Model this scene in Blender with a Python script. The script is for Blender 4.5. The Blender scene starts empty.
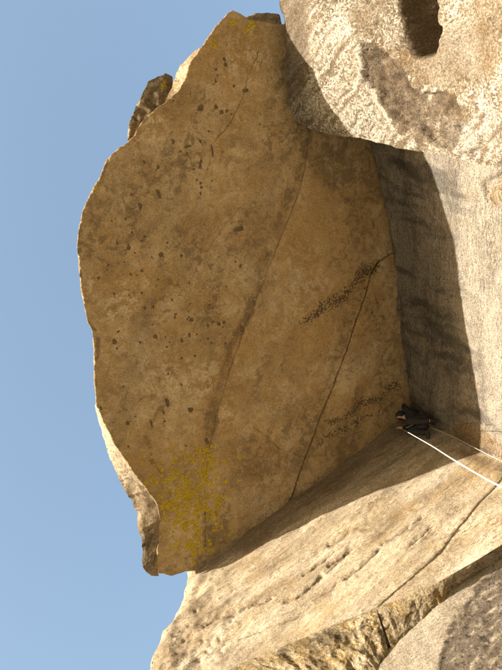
import bpy, bmesh, math, random
import numpy as np
from mathutils import Vector, Matrix
from mathutils.geometry import delaunay_2d_cdt

random.seed(7)
RNG = np.random.default_rng(7)
SC = bpy.context.scene
COL = SC.collection

# ------------------------------------------------------------------ camera
# world: X out from the back wall, Y along it, Z up; the inner corner under the roof is the origin
F = 700.0
CX, CY = 251.0, 335.0
R = np.array([[-0.87073649, -0.2076689, -0.44574835],
              [-0.32900185, 0.91971621, 0.21419588],
              [0.36548016, 0.33316021, -0.86915392]])
CAM = np.array([9.13223691, 8.46324062, -12.99906947])
cam = bpy.data.cameras.new('camera')
cam.sensor_fit = 'VERTICAL'
cam.sensor_height = 24.0
cam.lens = F / 670.0 * 24.0
cam.clip_start = 0.1
cam.clip_end = 9000
cam_o = bpy.data.objects.new('camera', cam)
COL.objects.link(cam_o)
M4 = Matrix.Identity(4)
for i in range(3):
    for j in range(3):
        M4[i][j] = R[j, i]
    M4[i][3] = CAM[i]
cam_o.matrix_world = M4
SC.camera = cam_o

# ------------------------------------------------------------------ sky and sun
SUN = np.array([1.0, 0.28, 0.345])
SUN /= np.linalg.norm(SUN)
world = bpy.data.worlds.new('World')
SC.world = world
world.use_nodes = True
wn = world.node_tree.nodes
wl = world.node_tree.links
bg = wn['Background']
sky = wn.new('ShaderNodeTexSky')
sky.sky_type = 'NISHITA'
sky.sun_disc = False
sky.sun_elevation = math.asin(SUN[2])
sky.sun_rotation = math.atan2(SUN[0], SUN[1])
sky.altitude = 300
sky.air_density = 1.7
sky.dust_density = 6.0
sky.ozone_density = 1.6
wl.new(sky.outputs[0], bg.inputs[0])
bg.inputs[1].default_value = 0.14
sun = bpy.data.lights.new('sun', 'SUN')
sun.energy = 5.0
sun.angle = math.radians(0.53)
sun.color = (1.0, 0.905, 0.775)
sun_o = bpy.data.objects.new('sun', sun)
COL.objects.link(sun_o)
sun_o.rotation_euler = Vector(SUN).to_track_quat('Z', 'Y').to_euler()
sun_o.location = (60, 20, 20)
SC.view_settings.view_transform = 'Standard'
SC.view_settings.look = 'None'
SC.view_settings.gamma = 1
SC.view_settings.use_curve_mapping = False
SC.view_settings.exposure = 1.5


# ------------------------------------------------------------------ pixels, planes, noise
def ray(px):
    px = np.atleast_2d(np.asarray(px, float))
    v = np.stack([px[:, 0] - CX, -(px[:, 1] - CY), np.full(len(px), -F)], 1) @ R
    return v / np.linalg.norm(v, axis=1)[:, None]


def proj(w):
    q = (np.asarray(w, float) - CAM) @ R.T
    return np.stack([CX - F * q[:, 0] / q[:, 2], CY + F * q[:, 1] / q[:, 2]], 1)


class Plane:
    def __init__(s, o, u, v, n):
        s.o, s.u, s.v, s.n = [np.array(a, float) for a in (o, u, v, n)]

    def uv(s, px, d=0.0):
        r = ray(px)
        t = ((s.o + s.n * d - CAM) @ s.n) / (r @ s.n)
        w = CAM + r * t[:, None] - s.o
        return np.stack([w @ s.u, w @ s.v], 1)

    def uv_fn(s, px, fn):
        d = np.zeros(len(px))
        r = ray(px)
        for _ in range(40):
            t = ((s.o - CAM) @ s.n + d) / (r @ s.n)
            w = CAM + r * t[:, None] - s.o
            a = np.stack([w @ s.u, w @ s.v], 1)
            d = 0.5 * d + 0.5 * fn(a[:, 0], a[:, 1])
        return a

    def at(s, uv, d=0.0):
        uv = np.asarray(uv, float)
        d = np.broadcast_to(d, len(uv))
        return s.o + uv[:, :1] * s.u + uv[:, 1:2] * s.v + d[:, None] * s.n


ROOF = Plane((0, 0, 0), (1, 0, 0), (0, 1, 0), (0, 0, -1))
WALL = Plane((0, 0, 0), (0, 1, 0), (0, 0, -1), (1, 0, 0))
TH = math.radians(12)
SLAB = Plane((0, 0, 0), (math.cos(TH), -math.sin(TH), 0), (0, 0, -1), (math.sin(TH), math.cos(TH), 0))

_p = np.random.default_rng(3).permutation(256)
PERM = np.concatenate([_p, _p, _p])
_a = np.linspace(0, 2 * np.pi, 256, endpoint=False)
GR = np.stack([np.cos(_a), np.sin(_a)], 1)


def noise(x, y, seed=0):
    x = np.asarray(x, float) + seed * 17.31
    y = np.asarray(y, float) - seed * 9.77
    xi = np.floor(x).astype(int)
    yi = np.floor(y).astype(int)
    xf = x - xi
    yf = y - yi
    u = xf * xf * xf * (xf * (xf * 6 - 15) + 10)
    v = yf * yf * yf * (yf * (yf * 6 - 15) + 10)

    def g(i, j):
        h = PERM[PERM[(xi + i) & 255] + ((yi + j) & 255)]
        return GR[h, 0] * (xf - i) + GR[h, 1] * (yf - j)
    return 1.4 * ((g(0, 0) * (1 - u) + g(1, 0) * u) * (1 - v) + (g(0, 1) * (1 - u) + g(1, 1) * u) * v)


def fbm(x, y, o=5, seed=0, gain=0.5):
    s = 0
    a = 1.0
    for i in range(o):
        s = s + a * noise(x * 2 ** i, y * 2 ** i, seed + i * 3)
        a *= gain
    return s


def ridge(x, y, o=4, seed=0):
    s = 0
    a = 1.0
    for i in range(o):
        s = s + a * (1 - 2 * np.abs(noise(x * 2 ** i, y * 2 ** i, seed + i * 3)))
        a *= 0.5
    return s


def sst(a, b, x):
    t = np.clip((x - a) / (b - a), 0, 1)
    return t * t * (3 - 2 * t)


def pdist(x, y, line):
    line = np.asarray(line, float)
    best = np.full(len(x), 1e9)
    for (ax, ay), (bx, by) in zip(line[:-1], line[1:]):
        dx, dy = bx - ax, by - ay
        t = np.clip(((x - ax) * dx + (y - ay) * dy) / (dx * dx + dy * dy + 1e-12), 0, 1)
        best = np.minimum(best, np.hypot(x - ax - t * dx, y - ay - t * dy))
    return best


def inpoly(x, y, poly):
    poly = np.asarray(poly, float)
    ins = np.zeros(len(x), bool)
    px, py = poly[-1]
    for qx, qy in poly:
        if qy != py:
            c = ((qy > y) != (py > y)) & (x < (px - qx) * (y - qy) / (py - qy) + qx)
            ins ^= c
        px, py = qx, qy
    return ins


def sdf(x, y, poly):
    d = pdist(x, y, list(poly) + [poly[0]])
    return np.where(inpoly(x, y, poly), d, -d)


def resample(line, h, closed=False):
    p = np.asarray(line, float)
    if closed:
        p = np.vstack([p, p[:1]])
    seg = np.linalg.norm(np.diff(p, axis=0), axis=1)
    s = np.concatenate([[0], np.cumsum(seg)])
    n = max(2, int(round(s[-1] / h)))
    t = np.linspace(0, s[-1], n + 1)
    if closed:
        t = t[:-1]
    return np.stack([np.interp(t, s, p[:, k]) for k in range(p.shape[1])], 1)


def ell(x, y, cx, cy, rx, ry, rot=0.0):
    a = math.radians(rot)
    dx, dy = x - cx, y - cy
    return np.hypot((dx * math.cos(a) + dy * math.sin(a)) / rx, (-dx * math.sin(a) + dy * math.cos(a)) / ry)


# ------------------------------------------------------------------ materials
class NT:
    def __init__(s, name):
        s.m = bpy.data.materials.new(name)
        s.m.use_nodes = True
        s.t = s.m.node_tree
        s.b = s.t.nodes['Principled BSDF']

    def n(s, k, **kw):
        nd = s.t.nodes.new(k)
        for a, b in kw.items():
            setattr(nd, a, b)
        return nd

    def link(s, a, b):
        s.t.links.new(a, b)

    def set(s, sock, v):
        if hasattr(v, 'is_output'):
            s.link(v, sock)
        else:
            sock.default_value = v

    def math(s, op, a, b=None, clamp=False):
        nd = s.n('ShaderNodeMath', operation=op)
        nd.use_clamp = clamp
        s.set(nd.inputs[0], a)
        if b is not None:
            s.set(nd.inputs[1], b)
        return nd.outputs[0]

    def noise(s, vec, scale, detail=6, rough=0.6, lac=2.0):
        nd = s.n('ShaderNodeTexNoise')
        s.link(vec, nd.inputs['Vector'])
        nd.inputs['Scale'].default_value = scale
        nd.inputs['Detail'].default_value = detail
        nd.inputs['Roughness'].default_value = rough
        nd.inputs['Lacunarity'].default_value = lac
        return nd.outputs[0]

    def sm(s, x, a, b):
        nd = s.n('ShaderNodeMapRange', interpolation_type='SMOOTHSTEP')
        s.set(nd.inputs[0], x)
        nd.inputs[1].default_value = a
        nd.inputs[2].default_value = b
        return nd.outputs[0]

    def mix(s, f, a, b, mode='MIX'):
        nd = s.n('ShaderNodeMix', data_type='RGBA', blend_type=mode)
        s.set(nd.inputs[0], f)
        s.set(nd.inputs[6], a if hasattr(a, 'is_output') else (*a, 1))
        s.set(nd.inputs[7], b if hasattr(b, 'is_output') else (*b, 1))
        return nd.outputs[2]

    def ramp(s, x, stops):
        nd = s.n('ShaderNodeValToRGB')
        s.link(x, nd.inputs[0])
        el = nd.color_ramp.elements
        while len(el) < len(stops):
            el.new(0.5)
        for e, (p, c) in zip(el, stops):
            e.position = p
            e.color = (*c, 1)
        return nd.outputs[0]

    def mapping(s, vec, scale=(1, 1, 1), rot=0.0, loc=(0, 0, 0)):
        r_ = s.n('ShaderNodeMapping')
        s.link(vec, r_.inputs[0])
        r_.inputs['Rotation'].default_value = (0, 0, math.radians(rot))
        r_.inputs['Location'].default_value = loc
        m_ = s.n('ShaderNodeMapping')
        s.link(r_.outputs[0], m_.inputs[0])
        m_.inputs['Scale'].default_value = scale
        return m_.outputs[0]


def rock(name, cols, stretch=(1, 1, 1), rot=0.0, big=0.8, mid=6.0, pos=(0.36, 0.5, 0.64), grain=0.5,
         dark=(0.07, 0.055, 0.04), pale=(0.62, 0.56, 0.45), rust=(0.3, 0.17, 0.07), black=(0.03, 0.026, 0.022),
         speck=16.0, bump=0.5, midw=0.45, bdist=0.03):
    m = NT(name)
    at = m.n('ShaderNodeAttribute', attribute_name='pc')
    mk = m.n('ShaderNodeAttribute', attribute_name='mask')
    sep = m.n('ShaderNodeSeparateColor')
    m.link(mk.outputs['Color'], sep.inputs[0])
    pc0 = at.outputs['Vector']
    # warp the coordinates a little so that nothing runs straight
    wz = m.n('ShaderNodeTexNoise')
    m.link(pc0, wz.inputs['Vector'])
    wz.inputs['Scale'].default_value = 2.2
    wz.inputs['Detail'].default_value = 5
    wv = m.n('ShaderNodeVectorMath', operation='MULTIPLY_ADD')
    m.link(wz.outputs['Color'], wv.inputs[0])
    wv.inputs[1].default_value = (0.35, 0.35, 0.35)
    m.link(pc0, wv.inputs[2])
    pc = wv.outputs[0]
    st = m.mapping(pc, stretch, rot)
    st2 = m.mapping(pc, (1, 1, 1), 40, (3.1, 7.7, 1.3))
    nA = m.noise(st, big, 9, 0.62)
    nB = m.noise(st, mid, 8, 0.7)
    nC = m.noise(pc0, 38, 3, 0.8)
    nD = m.noise(st2, 2.6, 10, 0.72)
    nM = m.noise(m.mapping(pc, stretch, rot, (3.1, 7.7, 1.3)), mid * 1.6, 8, 0.75)
    t = m.math('ADD', m.math('MULTIPLY', nA, 1 - midw), m.math('MULTIPLY', nB, midw))
    c = m.ramp(t, list(zip(pos, cols)))

    # masks painted on the mesh, their borders broken up by noise
    def brk(ch, amp, w, nz):
        x = m.math('ADD', ch, m.math('MULTIPLY', m.math('SUBTRACT', nz, 0.5), amp))
        return m.sm(x, 0.5 - w, 0.5 + w)
    c = m.mix(m.math('MULTIPLY', brk(sep.outputs[2], 2.4, 0.35, nD), 0.75), c, rust)
    c = m.mix(m.math('MULTIPLY', brk(sep.outputs[1], 3.4, 0.16, nM), 0.85), c, pale)
    c = m.mix(m.math('MULTIPLY', brk(sep.outputs[0], 3.2, 0.28, nM), 0.85), c, dark)
    nS = m.noise(pc0, speck, 5, 0.68)
    sp = m.math('ADD', nS, m.math('MULTIPLY', mk.outputs['Alpha'], 0.38))
    c = m.mix(m.math('MULTIPLY', m.sm(sp, 0.74, 0.86), 0.85), c, black)

    def gain(nz, amt):
        g = m.n('ShaderNodeMapRange')
        m.link(nz, g.inputs[0])
        g.inputs[1].default_value = 0.3
        g.inputs[2].default_value = 0.7
        g.inputs[3].default_value = 1 - amt
        g.inputs[4].default_value = 1 + amt * 0.7
        cc = m.n('ShaderNodeCombineColor')
        for k in range(3):
            m.link(g.outputs[0], cc.inputs[k])
        return cc.outputs[0]
    c = m.mix(1.0, c, gain(nC, min(0.8, grain * 0.85)), 'MULTIPLY')
    c = m.mix(1.0, c, gain(nM, grain * 0.6), 'MULTIPLY')
    m.link(c, m.b.inputs['Base Color'])
    m.b.inputs['Roughness'].default_value = 0.92
    m.b.inputs['Specular IOR Level'].default_value = 0.2
    bp = m.n('ShaderNodeBump')
    bp.inputs['Strength'].default_value = bump
    bp.inputs['Distance'].default_value = bdist * 0.8
    hh = m.math('ADD', m.math('MULTIPLY', nM, 0.7), m.math('MULTIPLY', nC, 0.4))
    m.link(hh, bp.inputs['Height'])
    m.link(bp.outputs[0], m.b.inputs['Normal'])
    return m.m


def plain(name, col, rough=0.8, var=0.25, scale=40, metal=0.0):
    m = NT(name)
    tc = m.n('ShaderNodeTexCoord')
    nz = m.noise(tc.outputs['Object'], scale, 4, 0.6)
    a = tuple(x * (1 - var) for x in col)
    b = tuple(min(1, x * (1 + var)) for x in col)
    c = m.ramp(nz, [(0.35, a), (0.65, b)])
    m.link(c, m.b.inputs['Base Color'])
    m.b.inputs['Roughness'].default_value = rough
    m.b.inputs['Metallic'].default_value = metal
    m.b.inputs['Specular IOR Level'].default_value = 0.3
    return m.m


M_ROOF = rock('roof_granite', [(0.31, 0.218, 0.112), (0.435, 0.316, 0.17), (0.52, 0.395, 0.232)], big=0.9, mid=4, pos=(0.42, 0.5, 0.58),
              grain=0.5, dark=(0.16, 0.112, 0.062), pale=(0.52, 0.415, 0.27), rust=(0.39, 0.25, 0.105), bump=0.5, speck=22)
M_LIP = rock('lip_granite', [(0.17, 0.12, 0.075), (0.34, 0.26, 0.165), (0.46, 0.38, 0.27)], big=1.2, mid=7, pos=(0.4, 0.5, 0.6), grain=0.7,
             dark=(0.09, 0.065, 0.04), pale=(0.44, 0.365, 0.26), rust=(0.3, 0.21, 0.08), bump=0.8, speck=12)
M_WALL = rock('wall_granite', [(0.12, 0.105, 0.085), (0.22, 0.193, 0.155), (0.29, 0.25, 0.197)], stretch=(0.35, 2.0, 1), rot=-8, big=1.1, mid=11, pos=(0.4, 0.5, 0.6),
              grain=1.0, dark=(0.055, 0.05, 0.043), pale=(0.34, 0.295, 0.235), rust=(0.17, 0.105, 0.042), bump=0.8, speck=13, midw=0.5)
M_BLOCK = rock('buttress_granite', [(0.1, 0.076, 0.05), (0.2, 0.16, 0.112), (0.31, 0.265, 0.2)], big=1.6, mid=14, pos=(0.4, 0.5, 0.6),
               grain=0.9, dark=(0.085, 0.06, 0.037), pale=(0.44, 0.4, 0.33), rust=(0.16, 0.105, 0.05), bump=1.0, speck=12, midw=0.55)
M_SLAB = rock('slab_granite', [(0.24, 0.18, 0.11), (0.4, 0.33, 0.225), (0.49, 0.415, 0.305)], stretch=(0.32, 1.7, 1), big=0.9, mid=10, pos=(0.38, 0.5, 0.6),
              grain=0.7, dark=(0.15, 0.105, 0.065), pale=(0.58, 0.5, 0.38), rust=(0.34, 0.23, 0.1), bump=0.7, speck=11)
M_BAND = rock('broken_granite', [(0.15, 0.11, 0.065), (0.35, 0.275, 0.17), (0.5, 0.415, 0.285)], big=1.6, mid=8, pos=(0.4, 0.5, 0.6),
              grain=0.9, dark=(0.07, 0.05, 0.03), pale=(0.54, 0.46, 0.33), rust=(0.34, 0.22, 0.06), bump=1.0, speck=10, midw=0.6, bdist=0.05)
M_CORE = rock('hidden_granite', [(0.22, 0.17, 0.11), (0.34, 0.27, 0.18), (0.44, 0.36, 0.26)], big=0.4, mid=3, bump=0.6)
M_FLAKE = rock('flake_granite', [(0.09, 0.066, 0.042), (0.19, 0.14, 0.085), (0.3, 0.23, 0.15)], big=1.8, mid=8, grain=0.8,
               dark=(0.05, 0.04, 0.03), pale=(0.42, 0.35, 0.25), rust=(0.48, 0.36, 0.03), bump=0.9, speck=11)


# ------------------------------------------------------------------ object helpers
def thing(name, label, cat, loc=(0, 0, 0), group=None):
    o = bpy.data.objects.new(name, None)
    COL.objects.link(o)
    o.location = loc
    o.empty_display_size = 0.3
    o['label'] = label
    o['category'] = cat
    if group:
        o['group'] = group
    return o


def mesh_obj(name, verts, faces, mat, parent=None, masks=None, pc=None, smooth=True, kind=None):
    verts = np.asarray(verts, float)
    if parent is not None:
        off = np.zeros(3)
        p = parent
        while p is not None:
            off = off + np.array(p.location)
            p = p.parent
        verts = verts - off
    me = bpy.data.meshes.new(name)
    me.from_pydata(verts.tolist(), [], [list(map(int, f)) for f in faces])
    if smooth:
        me.polygons.foreach_set('use_smooth', [True] * len(me.polygons))
    n = len(verts)
    a = me.attributes.new('mask', 'FLOAT_COLOR', 'POINT')
    mm = np.zeros((n, 4)) if masks is None else masks
    a.data.foreach_set('color', np.ascontiguousarray(mm, np.float32).ravel())
    b = me.attributes.new('pc', 'FLOAT_VECTOR', 'POINT')
    pp = verts if pc is None else pc
    b.data.foreach_set('vector', np.ascontiguousarray(pp, np.float32).ravel())
    me.materials.append(mat)
    me.update()
    o = bpy.data.objects.new(name, me)
    COL.objects.link(o)
    if parent is not None:
        o.parent = parent
    if kind:
        o['kind'] = kind
    return o


def patch(name, plane, poly, h, dispf, maskf, mat, parent, cracks=(), bevel=(0.06, 0.05), skirt=None, rough=0.012, seed=0, warp=1.0):
    """rock face: a fine triangulated sheet inside poly (uv metres), pushed in and out along the plane's normal"""
    b = resample(poly, h, True)
    b = b + rough * np.stack([fbm(b[:, 0] * 3, b[:, 1] * 3, 4, seed + 11), fbm(b[:, 0] * 3, b[:, 1] * 3, 4, seed + 23)], 1)
    lo, hi = b.min(0), b.max(0)
    gx = np.arange(lo[0], hi[0], h)
    gy = np.arange(lo[1], hi[1], h * 0.87)
    X, Y = np.meshgrid(gx, gy)
    X = X + (np.arange(len(gy)) % 2)[:, None] * h * 0.5
    p = np.stack([X.ravel(), Y.ravel()], 1) + RNG.uniform(-0.2, 0.2, (X.size, 2)) * h
    ex = []
    for line, w, dep, stg in cracks:
        r_ = resample(line, h * 0.7)
        r_ = r_ + (0.035 if dep else 0.012) * np.stack([fbm(r_[:, 0] * 3.5, r_[:, 1] * 3.5, 5, 5, 0.65), fbm(r_[:, 0] * 3.5, r_[:, 1] * 3.5, 5, 9, 0.65)], 1)
        tg = np.gradient(r_, axis=0)
        tg /= np.linalg.norm(tg, axis=1)[:, None] + 1e-9
        nr = np.stack([-tg[:, 1], tg[:, 0]], 1)
        vary = (stg * np.clip(0.55 + 1.1 * fbm(r_[:, 0] * 1.3, r_[:, 1] * 1.3, 3, 15), 0, 1))[:, None]
        for k in (-1.0, 0, 1.0):
            ex.append(np.hstack([r_ + nr * w * k, (vary if k == 0 else 0 * vary), np.full((len(r_), 1), dep)]))
    exd = np.vstack(ex) if ex else np.zeros((0, 4))
    p = p[inpoly(p[:, 0], p[:, 1], b)]
    # distance to the outline
    def dist_b(q):
        out = np.empty(len(q))
        for i in range(0, len(q), 4000):
            c = q[i:i + 4000]
            out[i:i + 4000] = np.sqrt(((c[:, None, :] - b[None]) ** 2).sum(2).min(1))
        return out
    db = dist_b(p)
    p = p[db > h * 0.55]
    if len(exd):
        exd = exd[inpoly(exd[:, 0], exd[:, 1], b)]
        exd = exd[dist_b(exd[:, :2]) > h * 0.3]
        q = exd[:, :2]
        keep = np.ones(len(p), bool)
        for i in range(0, len(p), 4000):
            c = p[i:i + 4000]
            keep[i:i + 4000] = ((c[:, None, :] - q[None]) ** 2).sum(2).min(1) > (h * 0.5) ** 2
        p = p[keep]
    allp = np.vstack([b, exd[:, :2], p])
    nb, ne = len(b), len(exd)
    vs, _, fs, ov, _, _ = delaunay_2d_cdt([Vector(q) for q in allp.tolist()], [(i, (i + 1) % nb) for i in range(nb)], [], 1, 1e-7, True)
    uv = np.array([tuple(v) for v in vs])
    cm = np.zeros(len(uv))
    cd = np.zeros(len(uv))
    mapb = {}
    for i, o_ in enumerate(ov):
        for k in o_:
            if k < nb:
                mapb[k] = i
            elif k < nb + ne:
                cm[i] = exd[k - nb, 2]
                cd[i] = exd[k - nb, 3]
    d = dispf(uv[:, 0], uv[:, 1])
    dd = dist_b(uv)
    d = d - bevel[1] * np.exp(-(dd / bevel[0]) ** 2) * (0.7 + 0.5 * fbm(uv[:, 0] * 2, uv[:, 1] * 2, 3, seed))
    d = d - np.minimum(cm, 1) * cd
    w = plane.at(uv, d)
    px = proj(w)
    wx = 5.0 * fbm(uv[:, 0] * 1.1, uv[:, 1] * 1.1, 5, 61, 0.6) * warp
    wy = 5.0 * fbm(uv[:, 0] * 1.1, uv[:, 1] * 1.1, 5, 67, 0.6) * warp
    mk = np.clip(maskf(px[:, 0] + wx, px[:, 1] + wy, uv[:, 0], uv[:, 1]), -0.5, 1.5)
    mk[:, 0] = np.maximum(mk[:, 0], cm * 1.4)
    fa = np.array([list(f) for f in fs])
    cen = uv[fa].mean(1)
    fs = fa[inpoly(cen[:, 0], cen[:, 1], b)].tolist()
    # orient so that faces look along the normal
    f0 = fs[len(fs) // 2]
    nn = np.cross(w[f0[1]] - w[f0[0]], w[f0[2]] - w[f0[0]])
    if nn @ plane.n < 0:
        fs = [f[::-1] for f in fs]
    pc = np.hstack([uv, (d + seed * 3.7)[:, None]])
    # sides running back into the rock
    if skirt is not None:
        loop = [mapb[k] for k in range(nb) if k in mapb]
        sv = skirt(w[loop]) if callable(skirt) else np.tile(-plane.n * skirt, (len(loop), 1))
        n0 = len(w)
        w2 = w[loop] + sv
        w = np.vstack([w, w2])
        pc = np.vstack([pc, pc[loop] + np.array([0.1, 0.1, 0.4])])
        mk = np.vstack([mk, mk[loop]])
        L = len(loop)
        q = [[loop[i], loop[(i + 1) % L], n0 + (i + 1) % L, n0 + i] for i in range(L)]
        fs = fs + q
    return mesh_obj(name, w, fs, mat, parent, mk, pc)


def ruled(name, A, B, cols, rows, amp, freq, maskf, mat, parent, seed=0, curve=0.0):
    """rock face stretched between two edges"""
    def rs(P):
        seg = np.linalg.norm(np.diff(P, axis=0), axis=1)
        s = np.concatenate([[0], np.cumsum(seg)]) / seg.sum()
        t = np.linspace(0, 1, cols)
        return np.stack([np.interp(t, s, P[:, k]) for k in range(3)], 1)
    A, B = rs(np.asarray(A, float)), rs(np.asarray(B, float))
    t = np.linspace(0, 1, rows)[:, None, None]
    G = A[None] * (1 - t) + B[None] * t
    du = np.gradient(G, axis=1)
    dv = np.gradient(G, axis=0)
    N = np.cross(du, dv)
    N /= np.linalg.norm(N, axis=2)[..., None] + 1e-9
    N = N.reshape(-1, 3).mean(0)
    N /= np.linalg.norm(N)
    if N @ (CAM - G.reshape(-1, 3).mean(0)) < 0:
        N = -N
    s = np.concatenate([[0], np.cumsum(np.linalg.norm(np.diff(A, axis=0), axis=1))])
    U = np.tile(s[None], (rows, 1))
    V = np.tile(np.linspace(0, 1, rows)[:, None], (1, cols)) * np.linalg.norm(B - A, axis=1)[None]
    env = np.minimum(1, np.minimum(t[..., 0], 1 - t[..., 0]) * 5 + 0.12)
    dd = (fbm(U * freq, V * freq, 5, seed) * 0.6 + 0.4 * ridge(U * freq * 1.7, V * freq * 1.7, 3, seed + 2)) * amp * env + curve * 4 * t[..., 0] * (1 - t[..., 0])
    dd = dd * np.minimum(1, np.linalg.norm(B - A, axis=1) / 0.6)[None]
    jit = np.stack([fbm(s * 3, s * 0 + k, 5, seed + 40 + k, 0.6) for k in range(3)], 1) * 0.03
    G = G + (jit * np.minimum(1, np.linalg.norm(B - A, axis=1) / 0.4)[:, None])[None] * t
    W = (G + dd[..., None] * N).reshape(-1, 3)
    px = proj(W)
    mk = np.clip(maskf(px[:, 0], px[:, 1], U.ravel(), V.ravel()), -0.5, 1.5)
    fs = []
    for j in range(rows - 1):
        for i in range(cols - 1):
            a = j * cols + i
            fs.append([a, a + 1, a + cols + 1, a + cols])
    f0 = fs[len(fs) // 2]
    nn = np.cross(W[f0[1]] - W[f0[0]], W[f0[2]] - W[f0[0]])
    if nn @ N < 0:
        fs = [f[::-1] for f in fs]
    pc = np.stack([U.ravel(), V.ravel(), np.full(U.size, seed * 2.3)], 1)
    return mesh_obj(name, W, fs, mat, parent, mk, pc)


def zeros(px):
    return np.zeros((len(px), 4))


def nomask(px, py, u, v):
    return zeros(px)


# ------------------------------------------------------------------ ground
g = 150
gx = np.sign(np.linspace(-1, 1, g)) * np.abs(np.linspace(-1, 1, g)) ** 3 * 4000 + 6
gy = np.sign(np.linspace(-1, 1, g)) * np.abs(np.linspace(-1, 1, g)) ** 3 * 4000 + 6
GX, GY = np.meshgrid(gx, gy)
rr = np.hypot(GX - 8, GY - 8)
ang = np.arctan2(GY - 8, GX - 8)
blocker_hill = (0.10 + 0.16 * np.clip(np.sin(ang), -0.3, 1) + 0.05 * fbm(GX * 0.004, GY * 0.004, 4, 7))  # unseen rising terrain, added to hold back fill from the low sky
GZ = -14.75 + fbm(GX * 0.25, GY * 0.25, 4, 2) * 0.35 * np.clip(rr / 3, 0.05, 1) - np.clip(rr - 25, 0, 60) * 0.25
GZ = GZ + np.clip(blocker_hill, 0, 1) * 1.3 * np.clip(rr - 150, 0, 2200)
gm = np.zeros((g * g, 4))
gm[:, 0] = np.clip((rr.ravel() - 30) / 15, 0, 1.5)
gm[:, 0] = np.maximum(gm[:, 0], sst(10.5, 6.5, np.minimum(GX, GY + 0.2 * GX).ravel()) * 1.2)  # unseen cliff foot darkened to cut bounce onto the inner roof
gm[:, 1] = 0.9 * (rr.ravel() < 30)  # unseen near ground paled to bounce more light onto the outer roof
gf = [[j * g + i, j * g + i + 1, (j + 1) * g + i + 1, (j + 1) * g + i] for j in range(g - 1) for i in range(g - 1)]
M_GROUND = rock('ground_granite', [(0.24, 0.185, 0.115), (0.38, 0.3, 0.2), (0.48, 0.39, 0.27)], big=0.25, mid=2, bump=0.8, dark=(0.045, 0.05, 0.022), pale=(0.62, 0.52, 0.37))
gpos = np.stack([GX.ravel(), GY.ravel(), GZ.ravel()], 1)
ground = mesh_obj('ground', gpos, gf, M_GROUND, None, gm, gpos)
ground['kind'] = 'structure'

# ------------------------------------------------------------------ the roof
HR = 0.036
SEAM = [(312, 120), (306, 165), (300, 190), (281, 240), (263, 285), (246, 325), (229, 375), (216, 420), (209, 450), (205, 490), (206, 530), (206, 566)]
CRACK_A = [(398, 252), (391, 254), (380, 262), (371, 275), (366, 295), (357, 318), (348, 350), (335, 385), (322, 420), (307, 458), (298, 480), (288, 508)]
LIP_LOW_OUT = [(95, 405), (98, 418), (102, 433), (110, 458), (123, 487), (137, 512), (139, 529), (144, 550), (143, 566), (147, 573), (152, 576), (159, 576)]
LIP_LOW_IN = [(95, 405), (100, 416), (114, 445), (135, 474), (157, 505), (160, 522), (159, 542), (157, 560), (158, 575)]
LIP_MID = [(94, 392), (93, 385), (94, 352), (92, 330), (87, 320), (83, 303), (79, 275), (77, 245), (79, 225), (84, 207), (96, 183), (107, 160), (119, 148), (127, 143), (133, 138), (141, 122), (153, 111), (165, 101)]
LIP_TOP_IN = [(165, 101), (176, 93), (184, 78), (189, 62), (199, 50)]
LIP_TOP_OUT = [(165, 101), (172, 88), (175, 73), (181, 64), (187, 59), (199, 47)]
LIP_END = [(200, 48), (215, 27), (226, 15), (233, 10), (240, 14), (248, 20), (262, 22), (279, 30)]
roof_uv = ROOF.uv

seam_uv = roof_uv(SEAM)
cA = roof_uv(CRACK_A)
FINE = [[(259, 52), (250, 72), (243, 90), (231, 120), (222, 133), (213, 143), (210, 160), (203, 180), (196, 205)],
        [(256, 428), (266, 436), (278, 448), (290, 453), (306, 458)],
        [(291, 250), (296, 268), (297, 290), (299, 308)],
        [(204, 256), (214, 240), (226, 222), (236, 212), (262, 205)]]


def roof_d(u, v):
    w = ROOF.at(np.stack([u, v], 1))
    p = proj(w)
    side = pdist(u, v, seam_uv)
    sgn = np.where(inpoly(p[:, 0], p[:, 1], SEAM + [(600, 566), (600, 120)]), -1, 1)   # +1 on the outer panel
    step = np.where(sgn > 0, sst(0.0, 0.4, side) * 0.05, 0.0) * sst(560, 440, p[:, 1])
    d = 0.07 * fbm(u * 0.35, v * 0.35, 3, 1) + 0.02 * fbm(u * 1.3, v * 1.3, 4, 4) + 0.005 * fbm(u * 7, v * 7, 3, 8)
    # shallow scaled-off plates
    d = d - 0.022 * sst(-0.06, 0.02, fbm(u * 0.7 + 0.35 * fbm(u * 1.3, v * 1.3, 3, 31), v * 0.7, 3, 21) - 0.05)
    scar = sdf(p[:, 0], p[:, 1], [(204, 256), (214, 240), (226, 222), (236, 212), (262, 205), (275, 250), (262, 283), (240, 300), (215, 280)])
    d = d - 0.03 * sst(-1.0, 1.5, scar)
    return d + step


PALE_R = [(181.4, 424.4, 21, 5.5, -20, 1.0), (133, 444.5, 5, 8, 10, .9), (147.8, 460, 7, 12, -20, .8), (221, 468, 6, 6, 0, .7), (94, 232, 5.5, 9, 20, .95),
          (120.5, 353, 5, 7, 0, .8), (214, 428, 5, 7, 20, .7), (178, 436, 6, 4, 0, .6), (205, 520, 9, 16, 20, .7), (125, 150, 6, 10, 30, .9), (97, 262, 8, 12, 0, .5),
          (300, 452, 7, 5, 0, .7), (170, 540, 14, 10, 30, .6), (240, 235, 10, 22, 35, .4), (150, 400, 6, 9, 0, .5), (195, 300, 12, 20, 30, .4)]


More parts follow.
